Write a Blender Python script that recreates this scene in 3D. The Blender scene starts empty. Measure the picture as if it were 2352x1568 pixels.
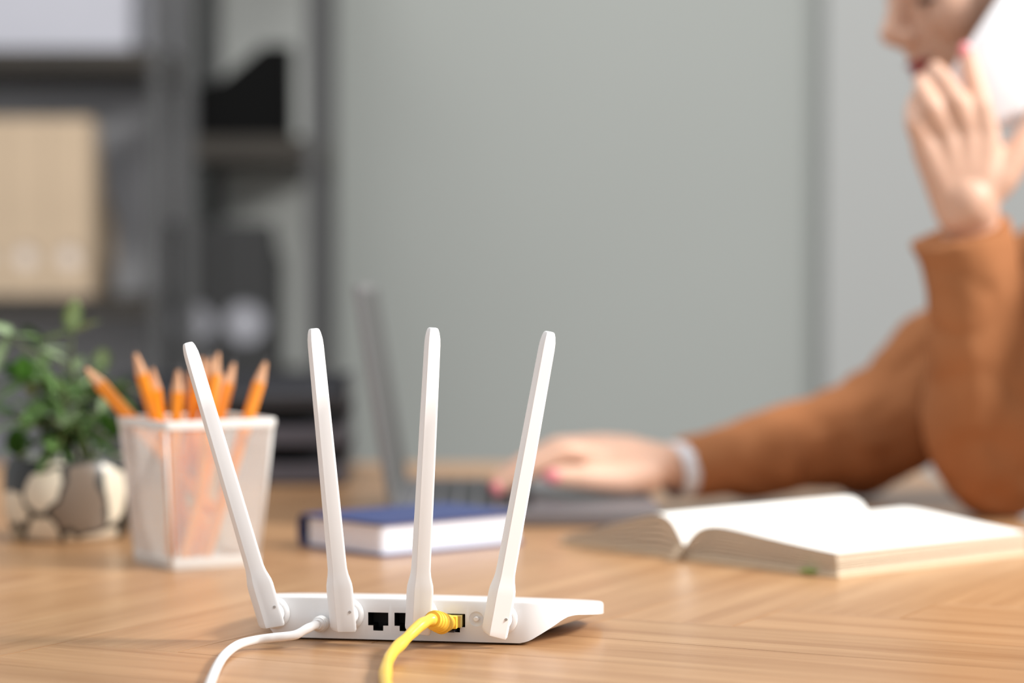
import bpy, bmesh, math, random
from mathutils import Vector, Matrix, noise, Quaternion
random.seed(7)
C = bpy.context.scene
COL = C.collection
PI = math.pi
# ---------------------------------------------------------------- camera
TZ = 0.75                      # table top height
H = 0.206                      # camera above table
F = 5553.0                     # focal length in pixels of the 2352 px wide frame
PITCH = math.radians(1.486)
cd = bpy.data.cameras.new('camera'); cam = bpy.data.objects.new('camera', cd); COL.objects.link(cam)
cd.sensor_width = 36.0; cd.lens = F/2352*36; cd.clip_start = 0.05
cam.location = (0, 0, TZ+H); cam.rotation_euler = (PI/2-PITCH, 0, 0)
cd.dof.use_dof = True; cd.dof.focus_distance = 1.352; cd.dof.aperture_fstop = 3.3
C.camera = cam
# ---------------------------------------------------------------- world, light, exposure
w = bpy.data.worlds.new('world'); C.world = w; w.use_nodes = True
w.node_tree.nodes['Background'].inputs[0].default_value = (0.93, 0.96, 1.0, 1)
w.node_tree.nodes['Background'].inputs[1].default_value = 0.68
def area(name, loc, aim, size, power, col):
    l = bpy.data.lights.new(name, 'AREA'); l.shape = 'RECTANGLE'; l.size = size[0]; l.size_y = size[1]; l.energy = power; l.color = col
    o = bpy.data.objects.new(name, l); COL.objects.link(o); o.location = loc
    o.rotation_euler = (Vector(aim)-Vector(loc)).to_track_quat('-Z', 'Y').to_euler(); return o
area('window_daylight', (2.4, 1.15, 2.5), (0.05, 1.5, 0.85), (.55, .55), 130, (1.0, 0.985, 0.96))
area('wall_fill', (-0.2, 2.3, 3.3), (0.2, 4.7, 1.0), (2.6, 1.4), 60, (1.0, 0.99, 0.97))  # added fill lamp that brightens the back wall and shelves, no real source
C.view_settings.view_transform = 'Standard'; C.view_settings.look = 'None'
C.view_settings.exposure = 0.0; C.view_settings.gamma = 1.0; C.view_settings.use_curve_mapping = False
C.cycles.use_denoising = True
C.cycles.max_bounces = 8
# ---------------------------------------------------------------- helpers
CAMP = Vector((0, 0, TZ+H))
def ray(px, py):
    x = (px-1176)/F; y = -(py-784)/F
    c, s = math.cos(PITCH), math.sin(PITCH)
    return Vector((x, c + y*s, y*c - s))
def Tb(px, py, z=TZ):
    d = ray(px, py); return CAMP + d*((z-CAMP.z)/d.z)
def Y(px, py, y):
    d = ray(px, py); return CAMP + d*(y/d.y)
def lin(c):
    return tuple((x/255/12.92 if x/255 <= .04045 else ((x/255+.055)/1.055)**2.4) for x in c)
MATS = {}
def mat(name, rgb, rough=.5, metal=0, spec=.5, bump=0, bscale=200, var=0, vscale=20, coat=0, sss=0, trans=0):
    if name in MATS: return MATS[name]
    m = bpy.data.materials.new(name); m.use_nodes = True; nt = m.node_tree; b = nt.nodes['Principled BSDF']
    c = lin(rgb)+(1,)
    b.inputs['Base Color'].default_value = c; b.inputs['Roughness'].default_value = rough
    b.inputs['Metallic'].default_value = metal; b.inputs['Specular IOR Level'].default_value = spec
    b.inputs['Coat Weight'].default_value = coat; b.inputs['Transmission Weight'].default_value = trans
    if sss:
        b.inputs['Subsurface Weight'].default_value = sss; b.inputs['Subsurface Radius'].default_value = (1, .35, .2); b.inputs['Subsurface Scale'].default_value = .006
    tc = nt.nodes.new('ShaderNodeTexCoord')
    n = nt.nodes.new('ShaderNodeTexNoise'); n.inputs['Scale'].default_value = vscale; n.inputs['Detail'].default_value = 4
    nt.links.new(tc.outputs['Object'], n.inputs['Vector'])
    r = nt.nodes.new('ShaderNodeMapRange'); r.inputs['From Min'].default_value = .3; r.inputs['From Max'].default_value = .7
    r.inputs['To Min'].default_value = 1-(var or .02); r.inputs['To Max'].default_value = 1+(var or .02)
    nt.links.new(n.outputs['Fac'], r.inputs['Value'])
    mx = nt.nodes.new('ShaderNodeVectorMath'); mx.operation = 'SCALE'; mx.inputs[0].default_value = c[:3]
    nt.links.new(r.outputs[0], mx.inputs['Scale']); nt.links.new(mx.outputs[0], b.inputs['Base Color'])
    if bump:
        n2 = nt.nodes.new('ShaderNodeTexNoise'); n2.inputs['Scale'].default_value = bscale; n2.inputs['Detail'].default_value = 3
        nt.links.new(tc.outputs['Object'], n2.inputs['Vector'])
        bp = nt.nodes.new('ShaderNodeBump'); bp.inputs['Strength'].default_value = bump; bp.inputs['Distance'].default_value = .001
        nt.links.new(n2.outputs['Fac'], bp.inputs['Height']); nt.links.new(bp.outputs[0], b.inputs['Normal'])
    MATS[name] = m; return m
def wood_mat(name, dark, light, rough, sx=3, sy=60, rnd=.12):
    m = bpy.data.materials.new(name); m.use_nodes = True; nt = m.node_tree; b = nt.nodes['Principled BSDF']; N = nt.nodes.new; L = nt.links.new
    b.inputs['Roughness'].default_value = rough
    tc = N('ShaderNodeTexCoord'); oi = N('ShaderNodeObjectInfo'); mp = N('ShaderNodeMapping'); mp.inputs['Scale'].default_value = (sx, sy, sy)
    off = N('ShaderNodeVectorMath'); off.operation = 'MULTIPLY_ADD'; off.inputs[1].default_value = (37, 91, 13)
    cb = N('ShaderNodeCombineXYZ'); L(oi.outputs['Random'], cb.inputs[0]); L(oi.outputs['Random'], cb.inputs[1]); L(oi.outputs['Random'], cb.inputs[2])
    L(cb.outputs[0], off.inputs[0]); L(tc.outputs['Object'], off.inputs[2]); L(off.outputs[0], mp.inputs['Vector'])
    n = N('ShaderNodeTexNoise'); n.inputs['Scale'].default_value = 1; n.inputs['Detail'].default_value = 6; n.inputs['Roughness'].default_value = .6; n.inputs['Distortion'].default_value = .3
    L(mp.outputs[0], n.inputs['Vector'])
    m2 = N('ShaderNodeMapping'); m2.inputs['Scale'].default_value = (sx*3, sy*14, sy*14); L(off.outputs[0], m2.inputs['Vector'])
    n2 = N('ShaderNodeTexNoise'); n2.inputs['Scale'].default_value = 1; n2.inputs['Detail'].default_value = 3; L(m2.outputs[0], n2.inputs['Vector'])
    ad = N('ShaderNodeMath'); ad.operation = 'MULTIPLY_ADD'; ad.inputs[1].default_value = .45; L(n2.outputs['Fac'], ad.inputs[0]); L(n.outputs['Fac'], ad.inputs[2])
    cr = N('ShaderNodeValToRGB'); cr.color_ramp.elements[0].position = .5; cr.color_ramp.elements[1].position = .95
    cr.color_ramp.elements[0].color = lin(dark)+(1,); cr.color_ramp.elements[1].color = lin(light)+(1,)
    L(ad.outputs[0], cr.inputs[0])
    mr = N('ShaderNodeMapRange'); mr.inputs['To Min'].default_value = 1-rnd; mr.inputs['To Max'].default_value = 1+rnd; L(oi.outputs['Random'], mr.inputs['Value'])
    sc = N('ShaderNodeVectorMath'); sc.operation = 'SCALE'; L(cr.outputs[0], sc.inputs[0]); L(mr.outputs[0], sc.inputs['Scale']); L(sc.outputs[0], b.inputs['Base Color'])
    bp = N('ShaderNodeBump'); bp.inputs['Strength'].default_value = .25; bp.inputs['Distance'].default_value = .0004
    L(n2.outputs['Fac'], bp.inputs['Height']); L(bp.outputs[0], b.inputs['Normal'])
    return m
def tag(o, label=None, cat=None, group=None, kind=None):
    if label: o['label'] = label
    if cat: o['category'] = cat
    if group: o['group'] = group
    if kind: o['kind'] = kind
    return o
def empty(name, loc=(0, 0, 0), rz=0, label=None, cat=None, group=None, kind=None):
    o = bpy.data.objects.new(name, None); COL.objects.link(o); o.location = loc; o.rotation_euler = (0, 0, rz)
    o.empty_display_size = .02
    return tag(o, label, cat, group, kind)
def fin(name, bm, m, parent=None, smooth=False, loc=None, ang=None):
    me = bpy.data.meshes.new(name)
    bmesh.ops.recalc_face_normals(bm, faces=bm.faces[:])
    bm.to_mesh(me); bm.free()
    for mm in (m if isinstance(m, (list, tuple)) else [m]): me.materials.append(mm)
    if smooth:
        me.polygons.foreach_set('use_smooth', [True]*len(me.polygons))
        if ang is not None:
            try: me.set_sharp_from_angle(angle=math.radians(ang))
            except Exception: pass
    o = bpy.data.objects.new(name, me); COL.objects.link(o)
    if parent: o.parent = parent
    if loc: o.location = loc
    return o
def box(bm, lo, hi, M=None, bev=0):
    r = bmesh.ops.create_cube(bm, size=1); vs = r['verts']
    lo = Vector(lo); hi = Vector(hi); c = (lo+hi)/2; s = hi-lo
    for v in vs: v.co = Vector((v.co.x*s.x, v.co.y*s.y, v.co.z*s.z))+c
    if bev:
        es = list({e for v in vs for e in v.link_edges})
        r2 = bmesh.ops.bevel(bm, geom=es, offset=bev, segments=2, affect='EDGES', profile=.7)
        vs = list({v for f in r2['faces'] for v in f.verts} | {v for v in vs if v.is_valid})
    if M is not None:
        for v in vs: v.co = M @ v.co
    return vs
def cyl(bm, p0, p1, r0, r1=None, n=20, cap=True):
    p0 = Vector(p0); p1 = Vector(p1); r1 = r0 if r1 is None else r1
    q = (p1-p0).to_track_quat('Z', 'Y')
    a = [bm.verts.new(p0+q@Vector((r0*math.cos(2*PI*i/n), r0*math.sin(2*PI*i/n), 0))) for i in range(n)]
    b = [bm.verts.new(p1+q@Vector((r1*math.cos(2*PI*i/n), r1*math.sin(2*PI*i/n), 0))) for i in range(n)]
    for i in range(n): bm.faces.new((a[i], a[(i+1) % n], b[(i+1) % n], b[i]))
    if cap: bm.faces.new(a[::-1]); bm.faces.new(b)
def rings(bm, R, closed=True, cap=True):
    V = [[bm.verts.new(p) for p in r] for r in R]
    n = len(V[0])
    for a, b in zip(V, V[1:]):
        for i in range(n if closed else n-1): bm.faces.new((a[i], a[(i+1) % n], b[(i+1) % n], b[i]))
    if cap and closed: bm.faces.new(V[0][::-1]); bm.faces.new(V[-1])
    return V
def catmull(P, k=8):
    P = [Vector(p) for p in P]; Q = [P[0]*2-P[1]]+P+[P[-1]*2-P[-2]]; out = []
    for i in range(1, len(Q)-2):
        a, b, c, d = Q[i-1:i+3]
        for j in range(k):
            t = j/k
            out.append(.5*((2*b)+(-a+c)*t+(2*a-5*b+4*c-d)*t*t+(-a+3*b-3*c+d)*t**3))
    return out+[P[-1]]
def tube(bm, P, r, n=14):
    # P list of points, r float or function(0..1)
    T = [(P[min(i+1, len(P)-1)]-P[max(i-1, 0)]).normalized() for i in range(len(P))]
    q = T[0].to_track_quat('Z', 'Y'); X = q@Vector((1, 0, 0)); R = []
    for i, (p, t) in enumerate(zip(P, T)):
        X = (X-t*X.dot(t)).normalized(); Yv = t.cross(X)
        rr = r(i/(len(P)-1)) if callable(r) else r
        R.append([p+X*rr*math.cos(2*PI*k/n)+Yv*rr*math.sin(2*PI*k/n) for k in range(n)])
    rings(bm, R)
def sph(bm, c, r, M=None, sub=3):
    res = bmesh.ops.create_icosphere(bm, subdivisions=sub, radius=1)
    s = Vector((r, r, r)) if not hasattr(r, '__len__') else Vector(r)
    for v in res['verts']:
        p = Vector((v.co.x*s.x, v.co.y*s.y, v.co.z*s.z))
        if M is not None: p = M@p
        v.co = p+Vector(c)
def capsule(bm, p0, r0, p1, r1, sub=2):
    sph(bm, p0, r0, sub=sub); sph(bm, p1, r1, sub=sub)
    if (Vector(p1)-Vector(p0)).length > 1e-5: cyl(bm, p0, p1, r0, r1, 16)
def chain(bm, pts, sub=2):
    for (a, ra), (b, rb) in zip(pts, pts[1:]): capsule(bm, a, ra, b, rb, sub)
def remesh(name, bm, m, voxel, parent=None, smooth=6, fac=.5):
    me = bpy.data.meshes.new('tmp'); bm.to_mesh(me); bm.free()
    o = bpy.data.objects.new('tmp', me); COL.objects.link(o)
    md = o.modifiers.new('r', 'REMESH'); md.mode = 'VOXEL'; md.voxel_size = voxel
    if smooth: sm = o.modifiers.new('s', 'SMOOTH'); sm.iterations = smooth; sm.factor = fac
    dg = bpy.context.evaluated_depsgraph_get(); dg.update()
    me2 = bpy.data.meshes.new_from_object(o.evaluated_get(dg))
    bpy.data.objects.remove(o); me2.name = name
    me2.materials.clear(); me2.materials.append(m)
    me2.polygons.foreach_set('use_smooth', [True]*len(me2.polygons))
    r = bpy.data.objects.new(name, me2); COL.objects.link(r)
    if parent: r.parent = parent
    return r

# ---------------------------------------------------------------- materials
M_plastic = mat('white_plastic', (240, 240, 240), .42, spec=.4)
M_plastic2 = mat('white_antenna_plastic', (246, 245, 244), .5, spec=.35)
M_black = mat('black_plastic', (12, 12, 13), .6)
M_wall = mat('wall_paint', (158, 161, 157), .9, var=.015, vscale=1.5)
M_wall2 = mat('pier_paint', (165, 166, 164), .9, var=.01, vscale=1.5)
M_floor = mat('floor_laminate', (120, 112, 104), .6, var=.08, vscale=3)
M_shelf = mat('dark_wood_board', (46, 41, 34), .7, var=.15, vscale=8)
M_post = mat('dark_grey_metal', (72, 72, 72), .6)
M_back = mat('grey_back_panel', (205, 205, 208), .85)
M_back2 = mat('mid_grey_back_panel', (172, 174, 170), .85)
M_skin = mat('skin', (213, 170, 145), .5, sss=.15, var=.03, vscale=40)
M_nail = mat('pink_nail', (235, 140, 145), .3)
M_lip = mat('lips', (165, 70, 70), .4)
M_hair = mat('brown_hair', (70, 45, 32), .5, var=.3, vscale=120)
M_coat = mat('camel_brown_wool', (166, 110, 72), .95, spec=.15, bump=.5, bscale=900, var=.07, vscale=30)
M_cloth_w = mat('white_shirt_cotton', (222, 222, 226), .9)
M_tab = wood_mat('oak_plank', (160, 115, 75), (191, 149, 107), .30, rnd=.06)
M_tabedge = wood_mat('oak_edge', (150, 104, 62), (190, 145, 98), .5)

# ================================================================ SETTING
bm = bmesh.new(); box(bm, (-4, -2, -.05), (4, 6, 0)); tag(fin('floor', bm, M_floor), kind='structure')
WY = 4.75
bm = bmesh.new(); box(bm, (-4, WY, 0), (4, WY+.1, 3)); tag(fin('wall_back', bm, M_wall), kind='structure')
px0 = Y(1893, 600, 4.70).x
bm = bmesh.new(); box(bm, (px0, 4.70, 0), (4, WY, 3)); tag(fin('wall_right', bm, M_wall2), kind='structure')
bm = bmesh.new(); box(bm, (-4, WY-.015, 0), (px0, WY, .09)); tag(fin('baseboard_back', bm, mat('baseboard', (200, 200, 198), .6)), kind='structure')
bm = bmesh.new(); box(bm, (px0, 4.685, 0), (4, 4.70, .09)); tag(fin('baseboard_right', bm, MATS['baseboard']), kind='structure')

# ================================================================ TABLE
TX0, TX1, TY0, TY1 = -.68, .437, .85, 2.70
table = empty('wooden_table', (0, 0, 0), 0, 'long light oak table with herringbone top filling the lower picture', 'table')
bm = bmesh.new(); box(bm, (TX0, TY0, TZ-.036), (TX1, TY1, TZ-.0045), bev=.0015); fin('tabletop_core', bm, M_tabedge, table)
for x in (TX0+.05, TX1-.05):
    for y in (TY0+.05, TY1-.05):
        bm = bmesh.new(); box(bm, (x-.03, y-.03, 0), (x+.03, y+.03, TZ-.036), bev=.003); fin('leg', bm, M_tabedge, table)
for x in (TX0+.06, TX1-.06):
    bm = bmesh.new(); box(bm, (x-.01, TY0+.07, TZ-.11), (x+.01, TY1-.07, TZ-.036)); fin('apron', bm, M_tabedge, table)
def clip(poly, rect):
    x0, y0, x1, y1 = rect
    for ax, v, sg in ((0, x0, 1), (0, x1, -1), (1, y0, 1), (1, y1, -1)):
        out = []
        for i in range(len(poly)):
            a, b = poly[i-1], poly[i]
            da, db = (a[ax]-v)*sg, (b[ax]-v)*sg
            if (da >= 0) != (db >= 0):
                t = da/(da-db); out.append(a.lerp(b, t))
            if db >= 0: out.append(b)
        poly = out
        if len(poly) < 3: return []
    return poly
PW, PK = .078, 6
PA = math.radians(-27.5)
pu = Vector((math.cos(PA), math.sin(PA))); pv = Vector((-math.sin(PA), math.cos(PA)))
porg = Vector((-.185, 1.330))
g = .00022
for n in range(-60, 60):
    for m_ in range(-8, 8):
        for kind in 'HV':
            if kind == 'H': x0, y0, x1, y1 = n+2*PK*m_, n, n+2*PK*m_+PK, n+1
            else: x0 = n+PK+2*PK*m_; y0 = n-PK+1; x1 = x0+1; y1 = n+1
            x0, y0, x1, y1 = x0*PW+g, y0*PW+g, x1*PW-g, y1*PW-g
            c = porg+pu*(x0+x1)/2+pv*(y0+y1)/2
            if not (TX0-.3 < c.x < TX1+.3 and TY0-.3 < c.y < TY1+.3): continue
            poly = [porg+pu*a+pv*b for a, b in ((x0, y0), (x1, y0), (x1, y1), (x0, y1))]
            poly = clip(poly, (TX0, TY0, TX1, TY1))
            if len(poly) < 3: continue
            area_ = abs(sum(poly[i-1].x*poly[i].y-poly[i].x*poly[i-1].y for i in range(len(poly))))/2
            if area_ < 1e-5: continue
            ang = PA if kind == 'H' else PA+PI/2
            R = Matrix.Rotation(-ang, 2)
            L = [R@(p-c) for p in poly]
            ce = sum(L, Vector((0, 0)))/len(L)
            bm = bmesh.new(); e = .0003
            def sh(p, k): d = (ce-p); return p+d.normalized()*k*1.4
            rings(bm, [[Vector((p.x, p.y, -.0045)) for p in L], [Vector((p.x, p.y, -e)) for p in L], [Vector((*sh(p, e), 0)) for p in L]])
            o = fin('plank', bm, M_tab, table); o.location = (c.x, c.y, TZ+random.uniform(-.00005, .00005)); o.rotation_euler = (0, 0, ang)

# ================================================================ ROUTER
RA = math.radians(10)
RO = Vector((-.0642, 1.3667, TZ))
router = empty('wifi_router', RO, -RA, 'white wifi router with four upright antennas on the oak table', 'router')
RM = Matrix.Translation(RO) @ Matrix.Rotation(-RA, 4, 'Z'); RI = RM.inverted()
def PL(px, py, w=0.0):       # point of local plane y=w seen at a pixel
    o = RI@CAMP; d = RI.to_3x3()@ray(px, py)
    return o+d*((w-o.y)/d.y)
mm = .001
HW = 107
def zt(u, w): return 25.2-.105*w-.0001*w*w-.0001*u*u
def interp(x, T):
    for (a, b), (c, d) in zip(T, T[1:]):
        if x <= c:
            t = max(0, (x-a)/(c-a)); return b+(d-b)*t
    return T[-1][1]
half = []   # right half outline: (u, w, zbottom, base_u, base_w)
for i in range(0, 15): u = 70*i/14; half.append((u, 0.0, 1.4, u, 0.0))
NT = 26
for i in range(1, NT+1):
    th = PI/2*i/NT; dg_ = math.degrees(th)
    u = 70+(HW-70)*math.sin(th); w_ = 64*(1-math.cos(th))
    t = interp(dg_, [(0, 0), (5, .03), (10, .12), (20, .36), (30, .62), (36, .8), (42, .93), (50, 1), (90, 1)])
    zb = 1.4*(1-t)+(zt(u, w_)-7)*t
    half.append((u, w_, zb, 70+5*math.sin(th), 70*(i/NT)**1.2))
for (u, w_, bu, bw) in ((106, 80, 75, 84), (103.5, 92, 73, 92), (98, 101, 68, 97), (90, 106, 60, 99)):
    half.append((u, w_, zt(u, w_)-7, bu, bw))
for i in range(1, 9): u = 90*(1-i/8); half.append((u, 107+.0*i, zt(u, 107)-7, u*.67, 99))
loop = half[:-1]+[half[-1]]+[(-(a if a < 70 else 70+(a-70)*.62), b, c, -d, e) for a, b, c, d, e in half[-2:0:-1]]
bm = bmesh.new()
cx, cy = 0, 52
def sc(u, w_, k): return (cx+(u-cx)*k, cy+(w_-cy)*k)
R = []
R.append([Vector((bu*.96, 2+bw*.95, .8)) for u, w_, zb, bu, bw in loop])
R.append([Vector((bu, bw, 1.2)) for u, w_, zb, bu, bw in loop])
R.append([Vector((bu+(u-bu)*.5, bw+(w_-bw)*.5, 1.3+(zb-1.3)*.46)) for u, w_, zb, bu, bw in loop])
R.append([Vector((u, w_, zb)) for u, w_, zb, bu, bw in loop])
R.append([Vector((u, w_, zt(u, w_)-1.6)) for u, w_, zb, bu, bw in loop])
def ins(u, w_, d):
    v = Vector((cx-u, cy-w_)); n_ = v.normalized()
    if w_ == 0 and abs(u) <= 70: return u*(1-.0), w_+d
    return u+n_.x*d, w_+n_.y*d
for d, dz in ((.5, .6), (1.4, .12), (2.6, 0)):
    R.append([Vector((*ins(u, w_, d), zt(*ins(u, w_, d))-dz)) for u, w_, zb, bu, bw in loop])
for k in (.93, .8, .6, .4, .2, .05):
    R.append([Vector((*sc(u, w_, k), zt(*sc(u, w_, k)))) for u, w_, zb, bu, bw in loop])
R = [[p*mm for p in r] for r in R]
rings(bm, R)
# cutters
def cutter(bmc, m):
    me = bpy.data.meshes.new('cut'); bmesh.ops.recalc_face_normals(bmc, faces=bmc.faces[:]); bmc.to_mesh(me); bmc.free(); me.materials.append(m)
    o = bpy.data.objects.new('cut', me); COL.objects.link(o); return o
body = fin('shell', bm, [M_plastic, M_black], router)
def prism_w(bmc, pts, w0, w1):
    rings(bmc, [[Vector((p.x, w0, p.z)) for p in pts], [Vector((p.x, w1, p.z)) for p in pts]])
def port_pts(pxl, pxr, yt):
    a = PL(pxl, yt); b = PL(pxr, yt); W = b.x-a.x; z = (a.z+b.z)/2
    c = (a.x+b.x)/2; s = W/11.7
    return [Vector((c+x*s, 0, z+y*s)) for x, y in ((-5.85, 0), (-5.85, -7.4), (-2.9, -7.4), (-2.9, -10.3), (2.9, -10.3), (2.9, -7.4), (5.85, -7.4), (5.85, 0))]
ports = [port_pts(845.5, 892, 1406), port_pts(906, 953, 1407), port_pts(1021, 1068.5, 1409)]
cuts = []
bmc = bmesh.new()
for p in ports: prism_w(bmc, p, -.003, .013)
jp = PL(740, 1430)
cyl(bmc, jp+Vector((0, -.003, 0)), jp+Vector((0, .01, 0)), .0034, n=24)
cuts.append((cutter(bmc, M_black), 'black'))
rp = PL(1094, 1421)
bmc = bmesh.new()
rings(bmc, [[rp+Vector((r_*math.cos(2*PI*i/40), w_, r_*math.sin(2*PI*i/40))) for i in range(40)] for w_, r_ in ((-.002, .0043), (.0001, .0042), (.0008, .0038), (.0014, .0032), (.0018, .0024))])
cuts.append((cutter(bmc, M_plastic), 'w'))
for c, k in cuts:
    c.parent = router
    md = body.modifiers.new('b', 'BOOLEAN'); md.object = c; md.operation = 'DIFFERENCE'; md.solver = 'EXACT'
    try: md.material_mode = 'TRANSFER'
    except Exception: pass
dg = bpy.context.evaluated_depsgraph_get(); dg.update()
nm = bpy.data.meshes.new_from_object(body.evaluated_get(dg)); body.modifiers.clear(); old = body.data; body.data = nm
for c, k in cuts: bpy.data.objects.remove(c)
nm.polygons.foreach_set('use_smooth', [True]*len(nm.polygons)); nm.set_sharp_from_angle(angle=math.radians(32)); nm.name = 'shell'
for x, y in ((-60, 8), (60, 8), (-56, 90), (56, 90)):
    bm = bmesh.new(); cyl(bm, (x*mm, y*mm, 0), (x*mm, y*mm, .0012), .004, n=16); fin('rubber_foot', bm, M_black, router)
# gold contacts inside the open ports and raised bezels
M_gold = mat('gold_contact', (150, 120, 60), .4, metal=.8)
for k, p in enumerate(ports):
    c = (p[0].x+p[-1].x)/2; zz = p[0].z
    bm = bmesh.new()
    for i in range(8):
        x = c+(-3.57+i*1.02)*mm
        box(bm, (x-.0002, .006, zz-.0008), (x+.0002, .0125, zz-.0004))
    fin('port_contacts', bm, M_gold, router)
# reset button
bm = bmesh.new(); cyl(bm, rp+Vector((0, .0015, 0)), rp+Vector((0, -.0012, 0)), .0014, n=24); cyl(bm, rp+Vector((0, -.0012, 0)), rp+Vector((0, -.0015, 0)), .0014, .0011, n=24)
fin('reset_button', bm, M_plastic2, router, smooth=True, ang=40)
# antennas
WA = -.0135
ants = [((622, 1440), (429, 787), (631, 1407)), ((786, 1449), (719, 754), (801, 1410)), ((957, 1453), (993, 752), (971, 1411)), ((1133, 1459), (1261, 761), (1153, 1420))]
SEC = [(-7.7, 3.2), (-6.4, .2), (-4.4, -2.6), (-1.4, -5.4), (7.0, .2), (7.7, 1.0), (7.75, 3.2), (6.4, 4.6), (-5.4, 4.9)]
for k, (b, t, pv_) in enumerate(ants):
    B = PL(b[0], b[1], WA); T = PL(t[0], t[1], WA)
    ax = (T-B).normalized(); Lh = (T-B).length; side = Vector((ax.z, 0, -ax.x)); dep = Vector((0, 1, 0))
    prof = [(0, .90), (.0012, .97), (.003, .985), (.0235, 1.0), (.0262, .97), (.0285, .90), (.0315, .80), (.035, .735), (.040, .72), (.075, .69), (.12, .65), (Lh-.010, .605), (Lh-.006, .575), (Lh-.0028, .50), (Lh-.0011, .43), (Lh-.0003, .36), (Lh, .22)]
    R = []
    for s, k_ in prof:
        kb = max(.78*min(k_/.72, 1), k_) if s < .05 else .84*k_/.65*.92
        kk = k_
        R.append([B+ax*(s+(0.0012*(-x/8) if s < .002 else 0))+side*x*mm*kk+dep*y*mm*kb for x, y in SEC])
    bm = bmesh.new(); V = rings(bm, R)
    a = fin('antenna', bm, M_plastic2, router, smooth=True, ang=14)
    md = a.modifiers.new('bev', 'BEVEL'); md.width = .0004; md.segments = 2; md.limit_method = 'ANGLE'; md.angle_limit = math.radians(14); md.harden_normals = False
    P0 = PL(pv_[0], pv_[1], 0)
    bm = bmesh.new()
    n_ = 40
    R = []
    for w_, r in ((.0, .0091), (-.0012, .0090), (-.0019, .0083), (-.0021, .0076), (-.0018, .0070), (-.0018, .0062), (-.0036, .0062), (-.0105, .0058)):
        R.append([P0+Vector((r*math.cos(2*PI*i/n_), w_, r*math.sin(2*PI*i/n_))) for i in range(n_)])
    rings(bm, R); fin('swivel_collar', bm, M_plastic, a, smooth=True, ang=35)
    hp = B+ax*.0105+side*.0056+dep*(-.0007)
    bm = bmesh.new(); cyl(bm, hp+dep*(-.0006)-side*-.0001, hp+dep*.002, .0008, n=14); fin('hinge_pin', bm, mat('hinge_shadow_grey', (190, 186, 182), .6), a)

# ---- power cable
pc = empty('power_cable', (0, 0, 0), 0, 'white power cord plugged into the router left of its black ports', 'cable')
M_cordw = mat('white_rubber', (238, 236, 234), .45)
def W2(v): return RM@v
j0 = W2(jp+Vector((0, .002, 0))); j1 = W2(jp+Vector((0, -.005, 0)))
pts = [Y(718, 1437, 1.351), Y(700, 1446, 1.346), Y(680, 1457, 1.343), Y(655, 1461, 1.341), Y(625, 1464, 1.340), Y(585, 1470, 1.338)]
zc = TZ+.0028
pts += [Tb(548, 1480, zc+.0018), Tb(520, 1500, zc+.0006), Tb(501, 1526, zc), Tb(484, 1565, zc), Tb(468, 1612, zc), Tb(430, 1700, zc), Tb(380, 1800, zc)]
P = catmull([j1+(pts[0]-j1)*.55]+pts, 10)
bm = bmesh.new(); tube(bm, P, lambda t: .00255+.00016*math.sin(t*60)*max(0, 1-t*3), 18); fin('cord', bm, M_cordw, pc, smooth=True)
bm = bmesh.new(); cyl(bm, j0, j1, .0046, .0046, 28)
d = (pts[0]-j1).normalized(); q = j1
for r0, r1, l in ((.0046, .0048, .0012), (.0042, .0042, .0005), (.0046, .0045, .0014), (.0039, .0039, .0005), (.0043, .0040, .0016), (.0034, .0034, .0004), (.0037, .0027, .002)):
    cyl(bm, q, q+d*l, r0, r1, 28); q = q+d*l
sph(bm, j1, .0047)
fin('plug', bm, M_cordw, pc, smooth=True, ang=40)
# ---- network cable
nc = empty('network_cable', (0, 0, 0), 0, 'yellow network cable clipped into the black port beside the reset button', 'cable')
M_yel = mat('yellow_vinyl', (250, 205, 75), .32, spec=.5, coat=.2)
M_yel2 = mat('yellow_boot', (252, 204, 70), .42)
M_clear = mat('clear_connector', (205, 180, 110), .15, trans=.25)
wp = ports[2]; wc = Vector(((wp[0].x+wp[-1].x)/2-.0008, 0, wp[0].z-.0040))
bm = bmesh.new(); box(bm, wc+Vector((-.0056, -.0045, -.0033)), wc+Vector((.0052, .009, .0035)), bev=.0004)
o = fin('connector', bm, M_clear, nc); o.data.transform(RM)
bm = bmesh.new(); box(bm, wc+Vector((-.0022, -.0060, -.0058)), wc+Vector((.0018, .008, -.0045)), bev=.0003)
o = fin('latch', bm, mat('dark_latch', (38, 42, 52), .25), nc); o.data.transform(RM)
bm = bmesh.new(); box(bm, wc+Vector((-.0064, -.0085, -.0036)), wc+Vector((.0034, -.0035, .0037)), bev=.0012)
o = fin('connector_sleeve', bm, M_yel2, nc, smooth=True, ang=40); o.data.transform(RM)
b0 = W2(wc+Vector((-.0015, -.0068, 0))); bend = Y(993, 1423, 1.333)
b1 = W2(wc+Vector((-.0035, -.0135, .0003)))
PB = catmull([b0, b1, (b1+bend)/2+Vector((0, -.0014, .0004)), bend], 14)
def br(t):
    r = .0045+.0011*math.sin(min(t*2.6, 1.3)*1.2) - .0012*max(0, t-.45)
    return r
bm = bmesh.new(); tube(bm, PB, br, 32)
fin('strain_relief_boot', bm, M_yel2, nc, smooth=True, ang=50)
nP = len(PB)
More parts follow.
